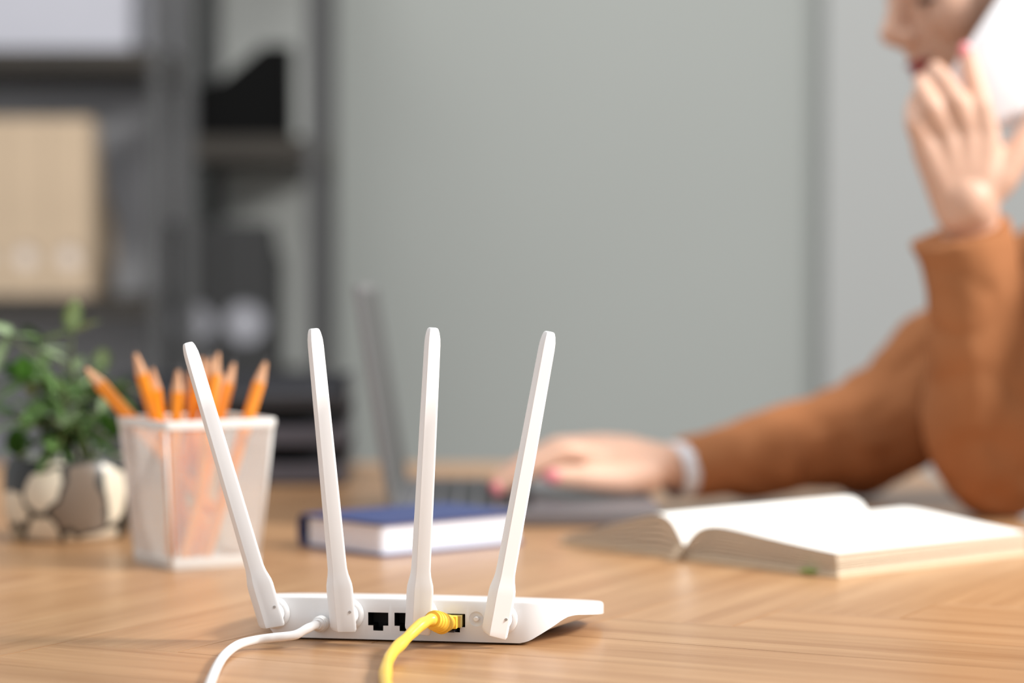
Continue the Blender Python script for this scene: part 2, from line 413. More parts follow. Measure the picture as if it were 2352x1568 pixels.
for f_ in (.40, .56, .72, .88):
    i = int(f_*(nP-1)); a, b = PB[i-1], PB[i+1]; c = (a+b)/2; dd = (b-a).normalized(); r = br(f_)
    bm = bmesh.new(); q = dd.to_track_quat('Z', 'Y'); n1, n2 = 30, 8
    R = []
    for i1 in range(n1+1):
        an = 2*PI*i1/n1
        R.append([c+q@Vector(((r+.0006*math.cos(2*PI*j/n2))*math.cos(an), (r+.0006*math.cos(2*PI*j/n2))*math.sin(an), .0005*math.sin(2*PI*j/n2))) for j in range(n2)])
    rings(bm, R, cap=False); fin('boot_rib', bm, M_yel2, nc, smooth=True)
zy = TZ+.0036
pts = [bend, Y(985, 1424, 1.330), Y(967, 1434, 1.323), Y(949, 1450, 1.316), Y(927, 1472, 1.306), Tb(905, 1494, zy+.0026), Tb(891, 1519, zy), Tb(885.5, 1549, zy), Tb(888, 1580, zy), Tb(900, 1640, zy), Tb(930, 1740, zy)]
bm = bmesh.new(); tube(bm, catmull([b1+(bend-b1)*.8]+pts, 12), lambda t: .0033+.00012*math.sin(t*55)-.0002*math.cos(t*31), 20)
fin('cord', bm, M_yel, nc, smooth=True)

# ================================================================ PENCIL HOLDER
cupc = Vector((-.229, 1.750, TZ)); ca = math.radians(31)
cup = empty('pencil_holder', cupc, ca, 'square white wire-mesh pencil holder behind the leftmost antenna', 'pencil holder')
M_wire = mat('white_enamel_wire', (228, 226, 221), .4)
b_, t_, hh = .0345, .0430, .106
def rsq(h, r, z, n=6):
    out = []
    for cxs, cys, a0 in ((1, 1, 0), (-1, 1, 90), (-1, -1, 180), (1, -1, 270)):
        for i in range(n+1):
            a = math.radians(a0+90*i/n); out.append(Vector((cxs*(h-r)+r*math.cos(a), cys*(h-r)+r*math.sin(a), z)))
    return out
bm = bmesh.new()
ho = [rsq(t_+.0012, .006, hh), rsq(t_+.0018, .0065, hh-.001), rsq(t_+.0014, .006, hh-.0062), rsq(t_-.0004, .0055, hh-.0066), rsq(t_-.0012, .005, hh-.0055), rsq(t_-.0014, .005, hh-.0008), rsq(t_-.0002, .0055, hh)]
V = [[bm.verts.new(p) for p in r] for r in ho]; n = len(V[0])
for i in range(len(V)):
    a, b = V[i], V[(i+1) % len(V)]
    for j in range(n): bm.faces.new((a[j], a[(j+1) % n], b[(j+1) % n], b[j]))
fin('rim', bm, M_wire, cup, smooth=True, ang=50)
bm = bmesh.new(); rings(bm, [rsq(b_+.0004, .004, 0), rsq(b_+.0010, .0045, .001), rsq(b_+.0014, .0045, .0075), rsq(b_-.0004, .004, .008), rsq(b_-.0012, .004, .003)])
fin('base', bm, M_wire, cup, smooth=True, ang=40)
for k in range(4):
    Mk = Matrix.Rotation(PI/2*k, 4, 'Z')
    def W3(s, v):  # s -1..1 across, v 0..1 up
        h = b_+(t_-b_)*v; return Mk@Vector((s*(h-.0035), -h, .004+(hh-.008)*v))
    bm = bmesh.new(); N_ = 36; th = .00013
    def strip(a, b):
        pts_ = [W3(a[0]+(b[0]-a[0])*t, a[1]+(b[1]-a[1])*t) for t in (0, .5, 1)] if False else [W3(*a), W3(*b)]
        dd = (pts_[1]-pts_[0]).normalized(); nn = Mk.to_3x3()@Vector((0, -1, 0)); s_ = dd.cross(nn).normalized()*th; nn = nn*th*.8
        ra = [pts_[0]+s_+nn, pts_[0]-s_+nn, pts_[0]-s_-nn, pts_[0]+s_-nn]; rb = [p+pts_[1]-pts_[0] for p in ra]
        rings(bm, [ra, rb], cap=False)
    asp = (hh-.008)/(2*(b_+t_)/2)
    for i in range(-int(N_*asp)-2, N_+1):
        for sg in (1, -1):
            x0 = 2*i/N_-1; y0 = 0; x1 = x0+2*asp; y1 = 1
            if x0 < -1: y0 += (-1-x0)/(2*asp); x0 = -1
            if x1 > 1: y1 -= (x1-1)/(2*asp); x1 = 1
            if y1 <= y0 or x1 <= x0: continue
            strip((sg*x0, y0), (sg*x1, y1))
    fin('mesh_panel', bm, M_wire, cup)
    bm = bmesh.new()
    Mc = Matrix.Rotation(PI/2*k, 4, 'Z')
    cyl(bm, Mc@Vector((b_-.001, -b_+.001, .004)), Mc@Vector((t_-.0015, -t_+.0015, hh-.004)), .0013, n=10); fin('corner_wire', bm, M_wire, cup, smooth=True)
# pencils
M_or = mat('orange_paint', (250, 152, 30), .35, coat=.3)
M_tip = mat('sharpened_cedar', (222, 170, 130), .7)
M_lead = mat('graphite', (70, 68, 70), .4)
M_pale = mat('pale_paint', (235, 195, 150), .5)
cI = (Matrix.Translation(cupc)@Matrix.Rotation(ca, 4, 'Z'))
pen = [  # tip px,py,depth, bottom local x,y, label
 (186, 833, 1.757, .016, -.006, 'orange pencil leaning far out over the left rim corner', .0046, M_or),
 (306, 795, 1.745, .006, .018, 'tallest orange pencil left of centre in the mesh holder', .0040, M_or),
 (347, 829, 1.760, -.002, .024, 'short orange pencil just right of the tall left-of-centre one', .0038, M_or),
 (410, 832, 1.735, -.020, .002, 'orange pencil right behind the leftmost antenna tip, leaning right', .0040, M_or),
 (468, 803, 1.760, -.012, .020, 'orange pencil directly right of the leftmost antenna tip', .0040, M_or),
 (503, 792, 1.735, -.010, -.014, 'orange pencil, highest point right of the leftmost antenna', .0040, M_or),
 (484, 806, 1.770, -.002, -.002, 'orange pencil in the thick of the cluster just left of the highest tip', .0040, M_or),
 (432, 838, 1.775, .010, .008, 'orange pencil half hidden behind the leftmost antenna shaft', .0040, M_or),
 (512, 842, 1.790, .016, .026, 'pale peach pencil standing upright among the orange ones', .0038, M_pale),
 (541, 818, 1.760, -.018, -.020, 'orange pencil between the upright cluster and the right-hand leaning one', .0038, M_or),
 (615, 815, 1.750, -.004, -.024, 'orange pencil leaning out over the right rim, rightmost of all', .0040, M_or)]
pen = [(*p[:6], p[6]+.0004, p[7]) for p in pen]
for i, (px, py, dd, bx, by, lab, r, mo) in enumerate(pen):
    tip = Y(px, py, dd); bot = cI@Vector((bx, by, .0065 if i else .032)); ax = (tip-bot).normalized(); Lp = (tip-bot).length
    e = empty('pencil', bot, 0, lab, 'pencil', 'pencils in the white mesh holder')
    e.rotation_euler = ax.to_track_quat('Z', 'Y').to_euler()
    def hexr(z, k, n=6): return [Vector((r*k*math.cos(2*PI*i/n), r*k*math.sin(2*PI*i/n), z)) for i in range(n)]
    bm = bmesh.new(); rings(bm, [hexr(0, 1), hexr(Lp-.021, 1)]); fin('barrel', bm, mo, e)
    bm = bmesh.new(); rings(bm, [hexr(Lp-.021, .99), hexr(Lp-.018, .88), hexr(Lp-.0055, .3)]); fin('sharpened_wood', bm, M_tip, e)
    bm = bmesh.new(); rings(bm, [hexr(Lp-.0055, .3), hexr(Lp, .05)]); fin('lead', bm, M_lead, e)

# ================================================================ PLANT
pcn = Vector((-.353, 1.925, TZ))
plant = empty('potted_plant', pcn, 0, 'small leafy green houseplant in a cream and black stone-patterned pot', 'plant')
def stone_mat():
    m = bpy.data.materials.new('patched_stone'); m.use_nodes = True; nt = m.node_tree; b = nt.nodes['Principled BSDF']; N = nt.nodes.new; L = nt.links.new
    b.inputs['Roughness'].default_value = .35
    tc = N('ShaderNodeTexCoord'); mp = N('ShaderNodeMapping'); mp.inputs['Location'].default_value = (.043, .008, .014); L(tc.outputs['Object'], mp.inputs[0])
    nz = N('ShaderNodeTexNoise'); nz.inputs['Scale'].default_value = 30; L(mp.outputs[0], nz.inputs['Vector'])
    ad = N('ShaderNodeVectorMath'); ad.operation = 'MULTIPLY_ADD'; ad.inputs[1].default_value = (.03, .03, .03); L(nz.outputs['Color'], ad.inputs[0]); L(mp.outputs[0], ad.inputs[2])
    v = N('ShaderNodeTexVoronoi'); v.inputs['Scale'].default_value = 24; L(ad.outputs[0], v.inputs['Vector'])
    ve = N('ShaderNodeTexVoronoi'); ve.inputs['Scale'].default_value = 24; ve.feature = 'DISTANCE_TO_EDGE'; L(ad.outputs[0], ve.inputs['Vector'])
    cr = N('ShaderNodeValToRGB'); cr.color_ramp.interpolation = 'CONSTANT'
    E = cr.color_ramp.elements; E[0].color = lin((228, 218, 196))+(1,); E[1].position = .30; E[1].color = lin((45, 46, 44))+(1,)
    for p_, c_ in ((.48, (222, 210, 180)), (.62, (150, 132, 116)), (.78, (206, 210, 196)), (.9, (120, 106, 92))):
        e_ = E.new(p_); e_.color = lin(c_)+(1,)
    sp = N('ShaderNodeSeparateColor'); L(v.outputs['Color'], sp.inputs[0]); L(sp.outputs[0], cr.inputs[0])
    st = N('ShaderNodeMath'); st.operation = 'GREATER_THAN'; st.inputs[1].default_value = .05; L(ve.outputs[0], st.inputs[0])
    mx = N('ShaderNodeMix'); mx.data_type = 'RGBA'; mx.inputs[6].default_value = lin((40, 44, 42))+(1,); L(st.outputs[0], mx.inputs[0]); L(cr.outputs[0], mx.inputs[7]); L(mx.outputs[2], b.inputs['Base Color'])
    return m
bm = bmesh.new(); R = []; n_ = 40
for z, r in ((.0, .040), (.0015, .044), (.006, .047), (.02, .051), (.04, .0525), (.055, .051), (.061, .0485), (.064, .0465), (.0635, .0445), (.058, .0435), (.052, .043)):
    R.append([Vector((r*math.cos(2*PI*i/n_)*(1+.02*math.sin(3*2*PI*i/n_+z*40)), r*math.sin(2*PI*i/n_)*(1+.02*math.sin(3*2*PI*i/n_+z*40)), z)) for i in range(n_)])
rings(bm, R); fin('pot', bm, stone_mat(), plant, smooth=True, ang=50)
bm = bmesh.new(); R = [[Vector((r*math.cos(2*PI*i/24), r*math.sin(2*PI*i/24), z+.002*random.random())) for i in range(24)] for r, z in ((.0428, .052), (.03, .056), (.012, .058))]
rings(bm, R); fin('soil', bm, mat('dark_soil', (48, 38, 30), .95, bump=1, bscale=300), plant)
M_leaf = [mat('leaf_green', (120, 156, 88), .45, var=.25, vscale=60), mat('leaf_dark_green', (90, 126, 66), .45, var=.25, vscale=60), mat('leaf_pale_green', (170, 192, 146), .5, var=.2, vscale=60)]
M_stem = mat('stem_green', (92, 104, 54), .6)
def leaf_mesh(m):
    bm = bmesh.new(); N1, N2 = 8, 4; g_ = []
    for i in range(N1+1):
        t = i/N1; wv = .0075*math.sin(PI*t**.8)**.8+.0002; row = []
        for j in range(-N2//2, N2//2+1):
            s = j/(N2/2); row.append(bm.verts.new(Vector((s*wv, t*.03, -.006*t*t+.0015*abs(s)))))
        g_.append(row)
    for a, b in zip(g_, g_[1:]):
        for j in range(len(a)-1): bm.faces.new((a[j], a[j+1], b[j+1], b[j]))
    me = bpy.data.meshes.new('leaf'); bmesh.ops.solidify(bm, geom=bm.faces[:], thickness=.0007); bm.to_mesh(me); bm.free(); me.materials.append(m)
    me.polygons.foreach_set('use_smooth', [True]*len(me.polygons)); return me
LM = [leaf_mesh(m) for m in M_leaf]
rl = random.Random(11)
targets = [(20, 772, 1.90, 2), (165, 765, 1.92, 2), (95, 845, 1.90, 0), (60, 880, 1.88, 0), (150, 905, 1.90, 0), (215, 900, 1.95, 1), (5, 960, 1.9, 1), (60, 990, 1.87, 0), (245, 960, 1.93, 1), (270, 900, 1.96, 0), (140, 980, 1.87, 2), (20, 860, 1.95, 1), (190, 1000, 1.88, 0), (130, 1040, 1.87, 0), (262, 1010, 1.90, 1), (230, 860, 1.97, 2), (85, 800, 1.96, 1), (40, 1050, 1.87, 1)]
for (px, py, dd, mi) in targets:
    tip = Y(px, py, dd)-pcn; base = Vector((rl.uniform(-.02, .02), rl.uniform(-.02, .02), .055))
    mid = (tip+base)/2+Vector((rl.uniform(-.012, .012), rl.uniform(-.012, .012), .022))
    P = catmull([base, mid, tip], 8)
    bm = bmesh.new(); tube(bm, P, lambda t: .0014-.0006*t, 7); fin('stem', bm, M_stem, plant, smooth=True)
    k = len(P)
    for j in range(5 if tip.z < .1 else 4, k, 4):
        for sgn in ((1, -1) if j % 8 < 4 else (1,)):
            o = bpy.data.objects.new('leaf', LM[mi if rl.random() < .75 else rl.choice((0, 1, 2))]); COL.objects.link(o); o.parent = plant; o.location = P[j]
            o.rotation_euler = (rl.uniform(-.9, .7), rl.uniform(-.5, .5), rl.uniform(0, 2*PI)); s = rl.uniform(.7, 1.2); o.scale = (s*.78, s*1.15, s)
    o = bpy.data.objects.new('leaf', LM[mi]); COL.objects.link(o); o.parent = plant; o.location = tip; o.rotation_euler = (rl.uniform(.2, 1.2), 0, rl.uniform(-.6, .6)+PI*(rl.random() < .5)); o.scale = (1.1, 1.1, 1.1)

# ================================================================ LETTER TRAYS
tr = Vector((-.165, 2.41, TZ))
trays = empty('letter_tray_stack', tr, math.radians(2), 'stack of dark grey letter trays at the table\'s far left behind the pencil holder', 'letter tray')
M_tray = mat('dark_grey_tray', (62, 62, 66), .35); M_traylip = mat('grey_tray_lip', (96, 96, 106), .4)
for k in range(3):
    z0 = .002+k*.038
    bm = bmesh.new(); x0, x1, y0, y1 = -.25, 0, 0, .26
    if False: pass
    box(bm, (x0, y0, z0), (x1, y1, z0+.003)); box(bm, (x0, y0, z0), (x0+.003, y1, z0+.024)); box(bm, (x1-.003, y0, z0), (x1, y1, z0+.024)); box(bm, (x0, y1-.003, z0), (x1, y1, z0+.024))
    fin('tray', bm, M_tray, trays)
    bm = bmesh.new(); box(bm, (x0, y0-.004, z0), (x1, y0, z0+(.020 if k < 2 else .012)), bev=.0015); fin('tray_lip', bm, M_traylip if k < 2 else M_tray, trays)
for x in (-.246, -.004):
    for y in (.012, .248):
        bm = bmesh.new(); cyl(bm, (x, y, 0), (x, y, .104), .0035, n=10); fin('riser', bm, M_tray, trays)

# ================================================================ LAPTOP
M_alu = mat('grey_aluminium', (128, 126, 130), .4, metal=.5)
lap = empty('laptop', (-.098, 2.0, TZ), math.radians(.7), 'open grey laptop seen edge-on behind the blue notebook, under a hand', 'laptop')
bm = bmesh.new(); box(bm, (0, 0, .0015), (.222, .31, .0150), bev=.002); fin('base', bm, M_alu, lap, smooth=True, ang=40)
bm = bmesh.new()
for x in (.02, .2):
    for y in (.02, .29): cyl(bm, (x, y, 0), (x, y, .0016), .005, n=10)
fin('rubber_feet', bm, M_black, lap)
M_key = mat('black_key', (45, 45, 48), .5)
kmesh = None
bm = bmesh.new(); box(bm, (-.0065, -.0072, 0), (.0065, .0072, .0012), bev=.0005); kk = fin('key', bm, M_key, lap); kk.location = (.028, .025, .0150)
for r_ in range(6):
    for c_ in range(16):
        if r_ == 0 and c_ == 0: continue
        if r_ == 5 and 4 <= c_ <= 9: continue
        o = kk.copy(); COL.objects.link(o); o.location = (.028+r_*.0165, .025+c_*.0173, .0150)
bm = bmesh.new(); box(bm, (-.0065, -.05, 0), (.0065, .05, .0012), bev=.0005); o = fin('space_bar', bm, M_key, lap); o.location = (.028+5*.0165, .025+6.5*.0173, .0150)
bm = bmesh.new(); box(bm, (.132, .10, .0148), (.205, .21, .0154), bev=.0003); fin('trackpad', bm, mat('trackpad_grey', (110, 110, 114), .3), lap)
ls = math.radians(9)
Ms = Matrix.Translation((0.002, 0, .0135))@Matrix.Rotation(-ls, 4, 'Y')
bm = bmesh.new(); box(bm, (-.0065, 0, 0), (.0, .31, .190), M=Ms, bev=.0018); scr = fin('screen_lid', bm, mat('lid_grey', (122, 122, 122), .5, metal=.1), lap, smooth=True, ang=40)
bm = bmesh.new(); box(bm, (.0, .006, .010), (.0006, .304, .184), M=Ms); fin('display', bm, mat('display_off', (84, 85, 84), .6), scr)
bm = bmesh.new(); cyl(bm, (-.001, .03, .0135), (-.001, .28, .0135), .0042, n=12); fin('hinge', bm, M_key, lap)

# ================================================================ BLUE NOTEBOOK (closed)
Nn = Vector((-.0975, 1.786, TZ)); na = math.radians(41)
nb = empty('closed_notebook', Nn, na, 'closed dark blue notebook lying flat behind the two middle antennas', 'notebook')
M_blue = mat('navy_cover', (50, 64, 112), .5, bump=.3, bscale=600)
def rrect(x0, y0, x1, y1, r, z, n=5):
    out = []
    for cx_, cy_, a0 in ((x1-r, y1-r, 0), (x0+r, y1-r, 90), (x0+r, y0+r, 180), (x1-r, y0+r, 270)):
        for i in range(n+1):
            a = math.radians(a0+90*i/n); out.append(Vector((cx_+r*math.cos(a), cy_+r*math.sin(a), z)))
    return out
NL, NW, NH = .142, .097, .0255
bm = bmesh.new(); rings(bm, [rrect(-.0025, -.0025, NL, NW, .007, z) for z in (0, .0022)]); fin('back_cover', bm, M_blue, nb)
bm = bmesh.new(); rings(bm, [rrect(-.0025, -.0025, NL, NW, .007, z) for z in (NH-.0024, NH)]); fin('front_cover', bm, M_blue, nb)
M_page = mat('white_page_edges', (236, 238, 246), .8)
bm = bmesh.new(); rng = random.Random(3)
R = []
for i in range(26):
    z = .0022+(NH-.0046)*i/25; j = rng.uniform(0, .0004)
    R.append(rrect(j, j, NL-.003, NW-.004, .005, z))
rings(bm, R); fin('page_block', bm, M_page, nb)
bm = bmesh.new(); R = []
for i in range(9):
    a = PI*i/8; R.append([Vector((x, NW-.002+.006*math.sin(a), NH/2-NH/2*math.cos(a))) for x in (-.0025, NL)]+[Vector((x, NW-.002+.004*math.sin(a), NH/2-(NH/2-.002)*math.cos(a))) for x in (NL, -.0025)])
rings(bm, R); fin('spine', bm, M_blue, nb, smooth=True, ang=40)

# ================================================================ OPEN BOOK
S0 = Vector((.127, 1.772, TZ)); ba = math.radians(41)
ob = empty('open_book', S0, ba-PI/2, 'thick open book with blank white pages lying before the seated person', 'book')
# local: y along the spine away from camera, x>0 right page, x<0 left page
M_paper = mat('cream_paper', (244, 242, 236), .85); M_edge = mat('page_edges_cream', (222, 204, 180), .9, var=.12, vscale=500)
BL = .212
RP = [(0, .0095), (.006, .0165), (.014, .0225), (.024, .0258), (.036, .0266), (.05, .0258), (.07, .0238), (.10, .0208), (.125, .0186), (.148, .0168)]
LP = [(0, .0095), (.006, .0185), (.013, .0265), (.022, .0305), (.032, .0310), (.045, .0284), (.06, .0245), (.08, .0190), (.10, .0140), (.12, .0095), (.134, .0062)]
def prof(T, x):
    return interp(x, T)
def sheets(T, sg, xmax, z0, nS, flat_bottom, name, seed):
    rng = random.Random(seed); P_ = catmull([(x, 0, z) for x, z in T], 4)
    bm = bmesh.new()
    for k in range(nS):
        f0 = k/nS; f1 = (k+.70)/nS; j = rng.uniform(-.0012, .0004); jy = rng.uniform(-.0006, .0006)
        f0 = f0**.9; f1 = f1**.9
        ra, rb = [], []
        for p in P_:
            x = min(p.x, xmax)*(1+j/xmax) ; zb_ = z0+ (0 if flat_bottom else .0)
            ra.append((x, zb_+(p.z-zb_)*f0)); rb.append((x, zb_+(p.z-zb_)*f1))
        prof_ = ra+rb[::-1]
        A = [Vector((sg*x+(-.006*(z/.017)*0), jy, z)) for x, z in prof_]; B_ = [Vector((sg*x, BL-jy, z)) for x, z in prof_]
        rings(bm, [A, B_], cap=False)
        m1 = len(ra)
        for Rr in (A, B_):
            vs = [bm.verts.new(p) for p in Rr]
            for i in range(m1-1): bm.faces.new((vs[i], vs[i+1], vs[2*m1-2-i], vs[2*m1-1-i]))
    bmesh.ops.remove_doubles(bm, verts=bm.verts[:], dist=1e-6)
    return fin(name, bm, M_edge, ob)
sheets(RP, 1, .148, .0022, 9, True, 'right_page_block', 5)
sheets(LP, -1, .134, .0026, 6, True, 'left_page_block', 6)
def top_sheet(T, sg, name, lift=.0004, ext=0):
    P_ = catmull([(x, 0, z+lift) for x, z in T], 6); bm = bmesh.new(); R = []
    for y in (-.0004, BL/2, BL+.0004): R.append([Vector((sg*p.x, y, p.z)) for p in P_]+[Vector((sg*p.x, y, p.z-.0004)) for p in P_[::-1]])
    rings(bm, R); o = fin(name, bm, M_paper, ob, smooth=True, ang=40); return o
top_sheet(RP, 1, 'right_page'); top_sheet(LP, -1, 'left_page')
bm = bmesh.new(); box(bm, (.003, -.003, 0), (.152, BL+.003, .0022), bev=.0008); fin('cover', bm, mat('cream_cover', (214, 190, 158), .6), ob)
bm = bmesh.new(); box(bm, (-.138, -.003, 0), (-.003, BL+.003, .0022), bev=.0008); fin('cover', bm, MATS['cream_cover'], ob)
bm = bmesh.new(); box(bm, (-.0045, -.003, 0), (.0045, BL+.003, .0022), bev=.0008); fin('spine', bm, MATS['cream_cover'], ob)
# ribbon hanging out of the spine
bm = bmesh.new(); P_ = catmull([(-.001, .006, .010), (-.001, -.003, .0085), (-.0025, -.0075, .004), (-.003, -.009, .0006), (-.0035, -.016, .0004)], 6)
rings(bm, [[p+Vector((-.003, 0, 0)), p+Vector((.003, 0, 0)), p+Vector((.003, 0, .0004)), p+Vector((-.003, 0, .0004))] for p in P_]); tag(fin('ribbon', bm, mat('beige_ribbon', (214, 190, 160), .6), ob), 'beige ribbon bookmark')
bm = bmesh.new(); box(bm, (.118, -.0062, .0026), (.130, .004, .0036), bev=.0003); tag(fin('index_tab', bm, mat('green_tab', (140, 178, 60), .6), ob), 'small green index tab')

# ================================================================ SHELVES AND FILES
SY = 4.15
def shelf_unit(name, xl, xr, boards, dep, label, backm, yf=SY, zt_=2.6):
    e = empty(name, ((xl+xr)/2, yf, 0), 0, label, 'shelving unit', 'office shelving units')
    o_ = Vector(((xl+xr)/2, yf, 0))
    for x in (xl, xr):
        for y in (yf, yf+dep):
            bm = bmesh.new(); box(bm, Vector((x-.0125, y-.0125, 0))-o_, Vector((x+.0125, y+.0125, zt_))-o_, bev=.001); fin('post', bm, M_post, e)
    for z, t in boards:
        bm = bmesh.new(); box(bm, Vector((xl-.012, yf-.012, z-t))-o_, Vector((xr+.012, yf+dep+.012, z))-o_, bev=.002); fin('shelf_board', bm, M_shelf, e)
    bm = bmesh.new(); box(bm, Vector((xl, yf+dep+.013, .1))-o_, Vector((xr, yf+dep+.018, zt_-.02))-o_); fin('back_panel', bm, backm, e)
    return e
xA = Y(365, 300, SY).x; xB0 = Y(432, 300, SY).x; xB1 = Y(720, 300, SY).x
zA1 = Y(0, 113, SY).z; zA2 = Y(0, 680, SY).z; zB1 = Y(0, 316, SY).z
zB2 = Y(0, 862, SY).z
shelf_unit('shelving_unit', xA-.78, xA, [(zA1, .038), (zA2, .034), (zA2-.43, .034), (zA1+.45, .034), (.12, .034)], .36, 'dark metal and wood shelving unit holding the beige files, left', M_back)
shelf_unit('shelving_unit', xB0, xB1, [(zB1, .038), (zB2, .034), (zB2-.43, .034), (zB1+.45, .034), (.12, .034)], .36, 'narrow dark shelving unit holding the black file, beside the grey wall', M_back2)
# white storage box on the top board
a = Y(-60, 100, SY); b = Y(298, -60, SY)
e = empty('storage_box', ((a.x+b.x)/2, SY+.03, zA1+.0006), 0, 'pale grey-white storage box on the upper board of the left shelves', 'box')
hw = (b.x-a.x)/2
M_boxw = mat('pale_box_card', (176, 176, 184), .8)
bm = bmesh.new(); box(bm, (-hw, 0, 0), (hw, .28, .20), bev=.003); fin('box_body', bm, M_boxw, e)
bm = bmesh.new(); box(bm, (-hw-.004, -.004, .165), (hw+.004, .284, .206), bev=.003); fin('lid', bm, M_boxw, e)
# magazine files
def mag_file(name, loc, rz, wd, dp, hh_, hf, m, label, group, ring_m, holez=.07, cat='magazine file', rr=.02, spine_label=False):
    """hh_ height of the closed spine (y=0), hf height of the low open end"""
    e = empty(name, loc, rz, label, cat, group); t = .003
    bm = bmesh.new()
    # spine plate with a round hole
    n_ = 24; out = []; inn = []
    for i in range(n_):
        an = 2*PI*i/n_+PI/n_; c_, s_ = math.cos(an), math.sin(an)
        inn.append(Vector((rr*c_, 0, holez+rr*s_)))
        k = min((wd/2)/abs(c_) if abs(c_) > 1e-6 else 9, ((hh_-holez) if s_ > 0 else holez)/abs(s_) if abs(s_) > 1e-6 else 9)
        out.append(Vector((k*c_, 0, holez+k*s_)))
    for cz, cx_ in ((0, -wd/2), (0, wd/2), (hh_, -wd/2), (hh_, wd/2)):
        i = min(range(n_), key=lambda i: (out[i]-Vector((cx_, 0, cz))).length); out[i] = Vector((cx_, 0, cz))
    for y0, y1 in ((0, t),):
        A = [bm.verts.new(p+Vector((0, y0, 0))) for p in out]; B = [bm.verts.new(p+Vector((0, y0, 0))) for p in inn]
        A2 = [bm.verts.new(p+Vector((0, y1, 0))) for p in out]; B2 = [bm.verts.new(p+Vector((0, y1, 0))) for p in inn]
        for i in range(n_):
            j = (i+1) % n_
            for q in ((A[i], A[j], B[j], B[i]), (A2[i], A2[j], B2[j], B2[i]), (B[i], B[j], B2[j], B2[i]), (A[i], A[j], A2[j], A2[i])): bm.faces.new(q)
    fin('spine_panel', bm, m, e)
    for sg in (-1, 1):
        x0 = sg*wd/2; x1 = x0-sg*t
        pr = [(t, 0), (dp, 0), (dp, hf), (dp*.62, hf+(hh_-hf)*.25), (dp*.25, hh_), (t, hh_)]
        bm = bmesh.new(); rings(bm, [[Vector((x0, y, z)) for y, z in pr], [Vector((x1, y, z)) for y, z in pr]]); fin('side_panel', bm, m, e)
    bm = bmesh.new(); box(bm, (-wd/2+t, t, 0), (wd/2-t, dp, t)); fin('bottom_panel', bm, m, e)
    bm = bmesh.new(); box(bm, (-wd/2+t, dp-t, t), (wd/2-t, dp, hf)); fin('end_panel', bm, m, e)
    bm = bmesh.new(); box(bm, (-wd/2+.006, .006, t), (wd/2-.006, dp-.006, min(hf, hh_*.55))); fin('papers', bm, ring_m, e)
    return e
M_beige = mat('beige_card', (188, 166, 140), .85, var=.04, vscale=10)
M_pap = mat('papers_inside', (214, 202, 192), .9); M_papg = mat('grey_papers', (150, 150, 156), .9)
s_ = SY+.016
def xat(px): return Y(px, 400, s_).x
hB = Y(0, 272, s_).z-zA2
labs = ['beige cardboard magazine file cut by the left picture edge', 'beige magazine file in the middle of the three on the shelf', 'beige magazine file nearest the shelf post, its side showing']
for k in range(3):
    c = xat(158-k*100); wdt = xat(205)-xat(107)
    mag_file('magazine_file', (c, s_, zA2+.0006), 0, wdt, .26, hB, .14, M_beige, labs[2-k], 'beige magazine files', M_pap, holez=.068, rr=.019)
# black magazine file standing side-on on the right unit
x0, x1 = Y(415, 250, SY).x, Y(662, 250, SY).x
zt1 = Y(0, 100, SY).z-zB1
e = mag_file('magazine_file', (x1, SY+.075, zB1+.0006), PI/2, .09, x1-x0, zt1, .085, mat('black_card', (8, 8, 8), .8, spec=.1), 'black slanted magazine file standing side-on on the right shelves', None, M_black, holez=.068, rr=.018)
# dark grey files with round holes
M_dg = mat('charcoal_card', (56, 56, 56), .85, spec=.2)
hD = Y(0, 512, s_).z-zB2
for k, lab in ((0, 'charcoal file with round grip hole, right one of the dark pair'), (1, 'charcoal file with round grip hole, left one of the dark pair')):
    c = xat(563-k*118); wdt = xat(620)-xat(506)
    o = mag_file('box_file', (c, s_, zB2+.0006), 0, wdt, .26, hD, .2, M_dg, lab, 'charcoal files with round holes', M_papg, holez=Y(0, 740, s_).z-zB2, rr=.036, cat='file')

# ================================================================ PERSON
person = empty('person', (.62, 2.17, 0), 0, 'woman in a camel-brown jacket phoning while using the laptop', 'person')
PO = Vector((.62, 2.17, 0))
def L_(v): return Vector(v)-PO
# head frame
HS = .001
def head_frame():
    tilt = math.radians(17); yaw = math.radians(14)
    # forward = -x turned a little towards the camera (-y), nodding down
    R = Matrix.Rotation(yaw, 3, 'Z')@Matrix.Rotation(-tilt, 3, 'Y')
    f = R@Vector((-1, 0, 0)); u = R@Vector((0, 0, 1)); s = R@Vector((0, -1, 0))
    return f, u, s
hf, hu, hs = head_frame()
nose_tip = Y(2024, 88, 2.110)
HC = nose_tip-(hf*.117+hu*(-.018))
def hp_(f, u, s=0): return L_(HC+hf*f*HS+hu*u*HS+hs*s*HS)
HM = Matrix((hf, hu, hs)).transposed()
bm = bmesh.new()
sph(bm, hp_(-8, 38), (.098, .088, .076), HM, 4)
sph(bm, hp_(36, -20), (.054, .072, .056), HM, 4)
sph(bm, hp_(66, 32), (.030, .030, .050), HM)
sph(bm, hp_(70, -84), (.018, .017, .019), HM)
for s in (-1, 1):
    capsule(bm, hp_(0, -45, 52*s), .018, hp_(62, -84, 14*s), .017)
    sph(bm, hp_(58, -14, 36*s), (.027, .028, .024), HM)
    sph(bm, hp_(72, 8, 31*s), (.012, .012, .013), HM)
    sph(bm, hp_(97, -24, 10*s), .0085)
    sph(bm, hp_(-8, -2, 74*s), (.016, .030, .006), HM)
    capsule(bm, hp_(84, 24, 12*s), .008, hp_(76, 24, 42*s), .009)
capsule(bm, hp_(86, 18), .009, hp_(103, -14), .0105); sph(bm, hp_(105.5, -17), .0115)
capsule(bm, hp_(92, -32), .008, hp_(88, -44), .009)
capsule(bm, hp_(76, -38), .020, hp_(70, -66), .018)
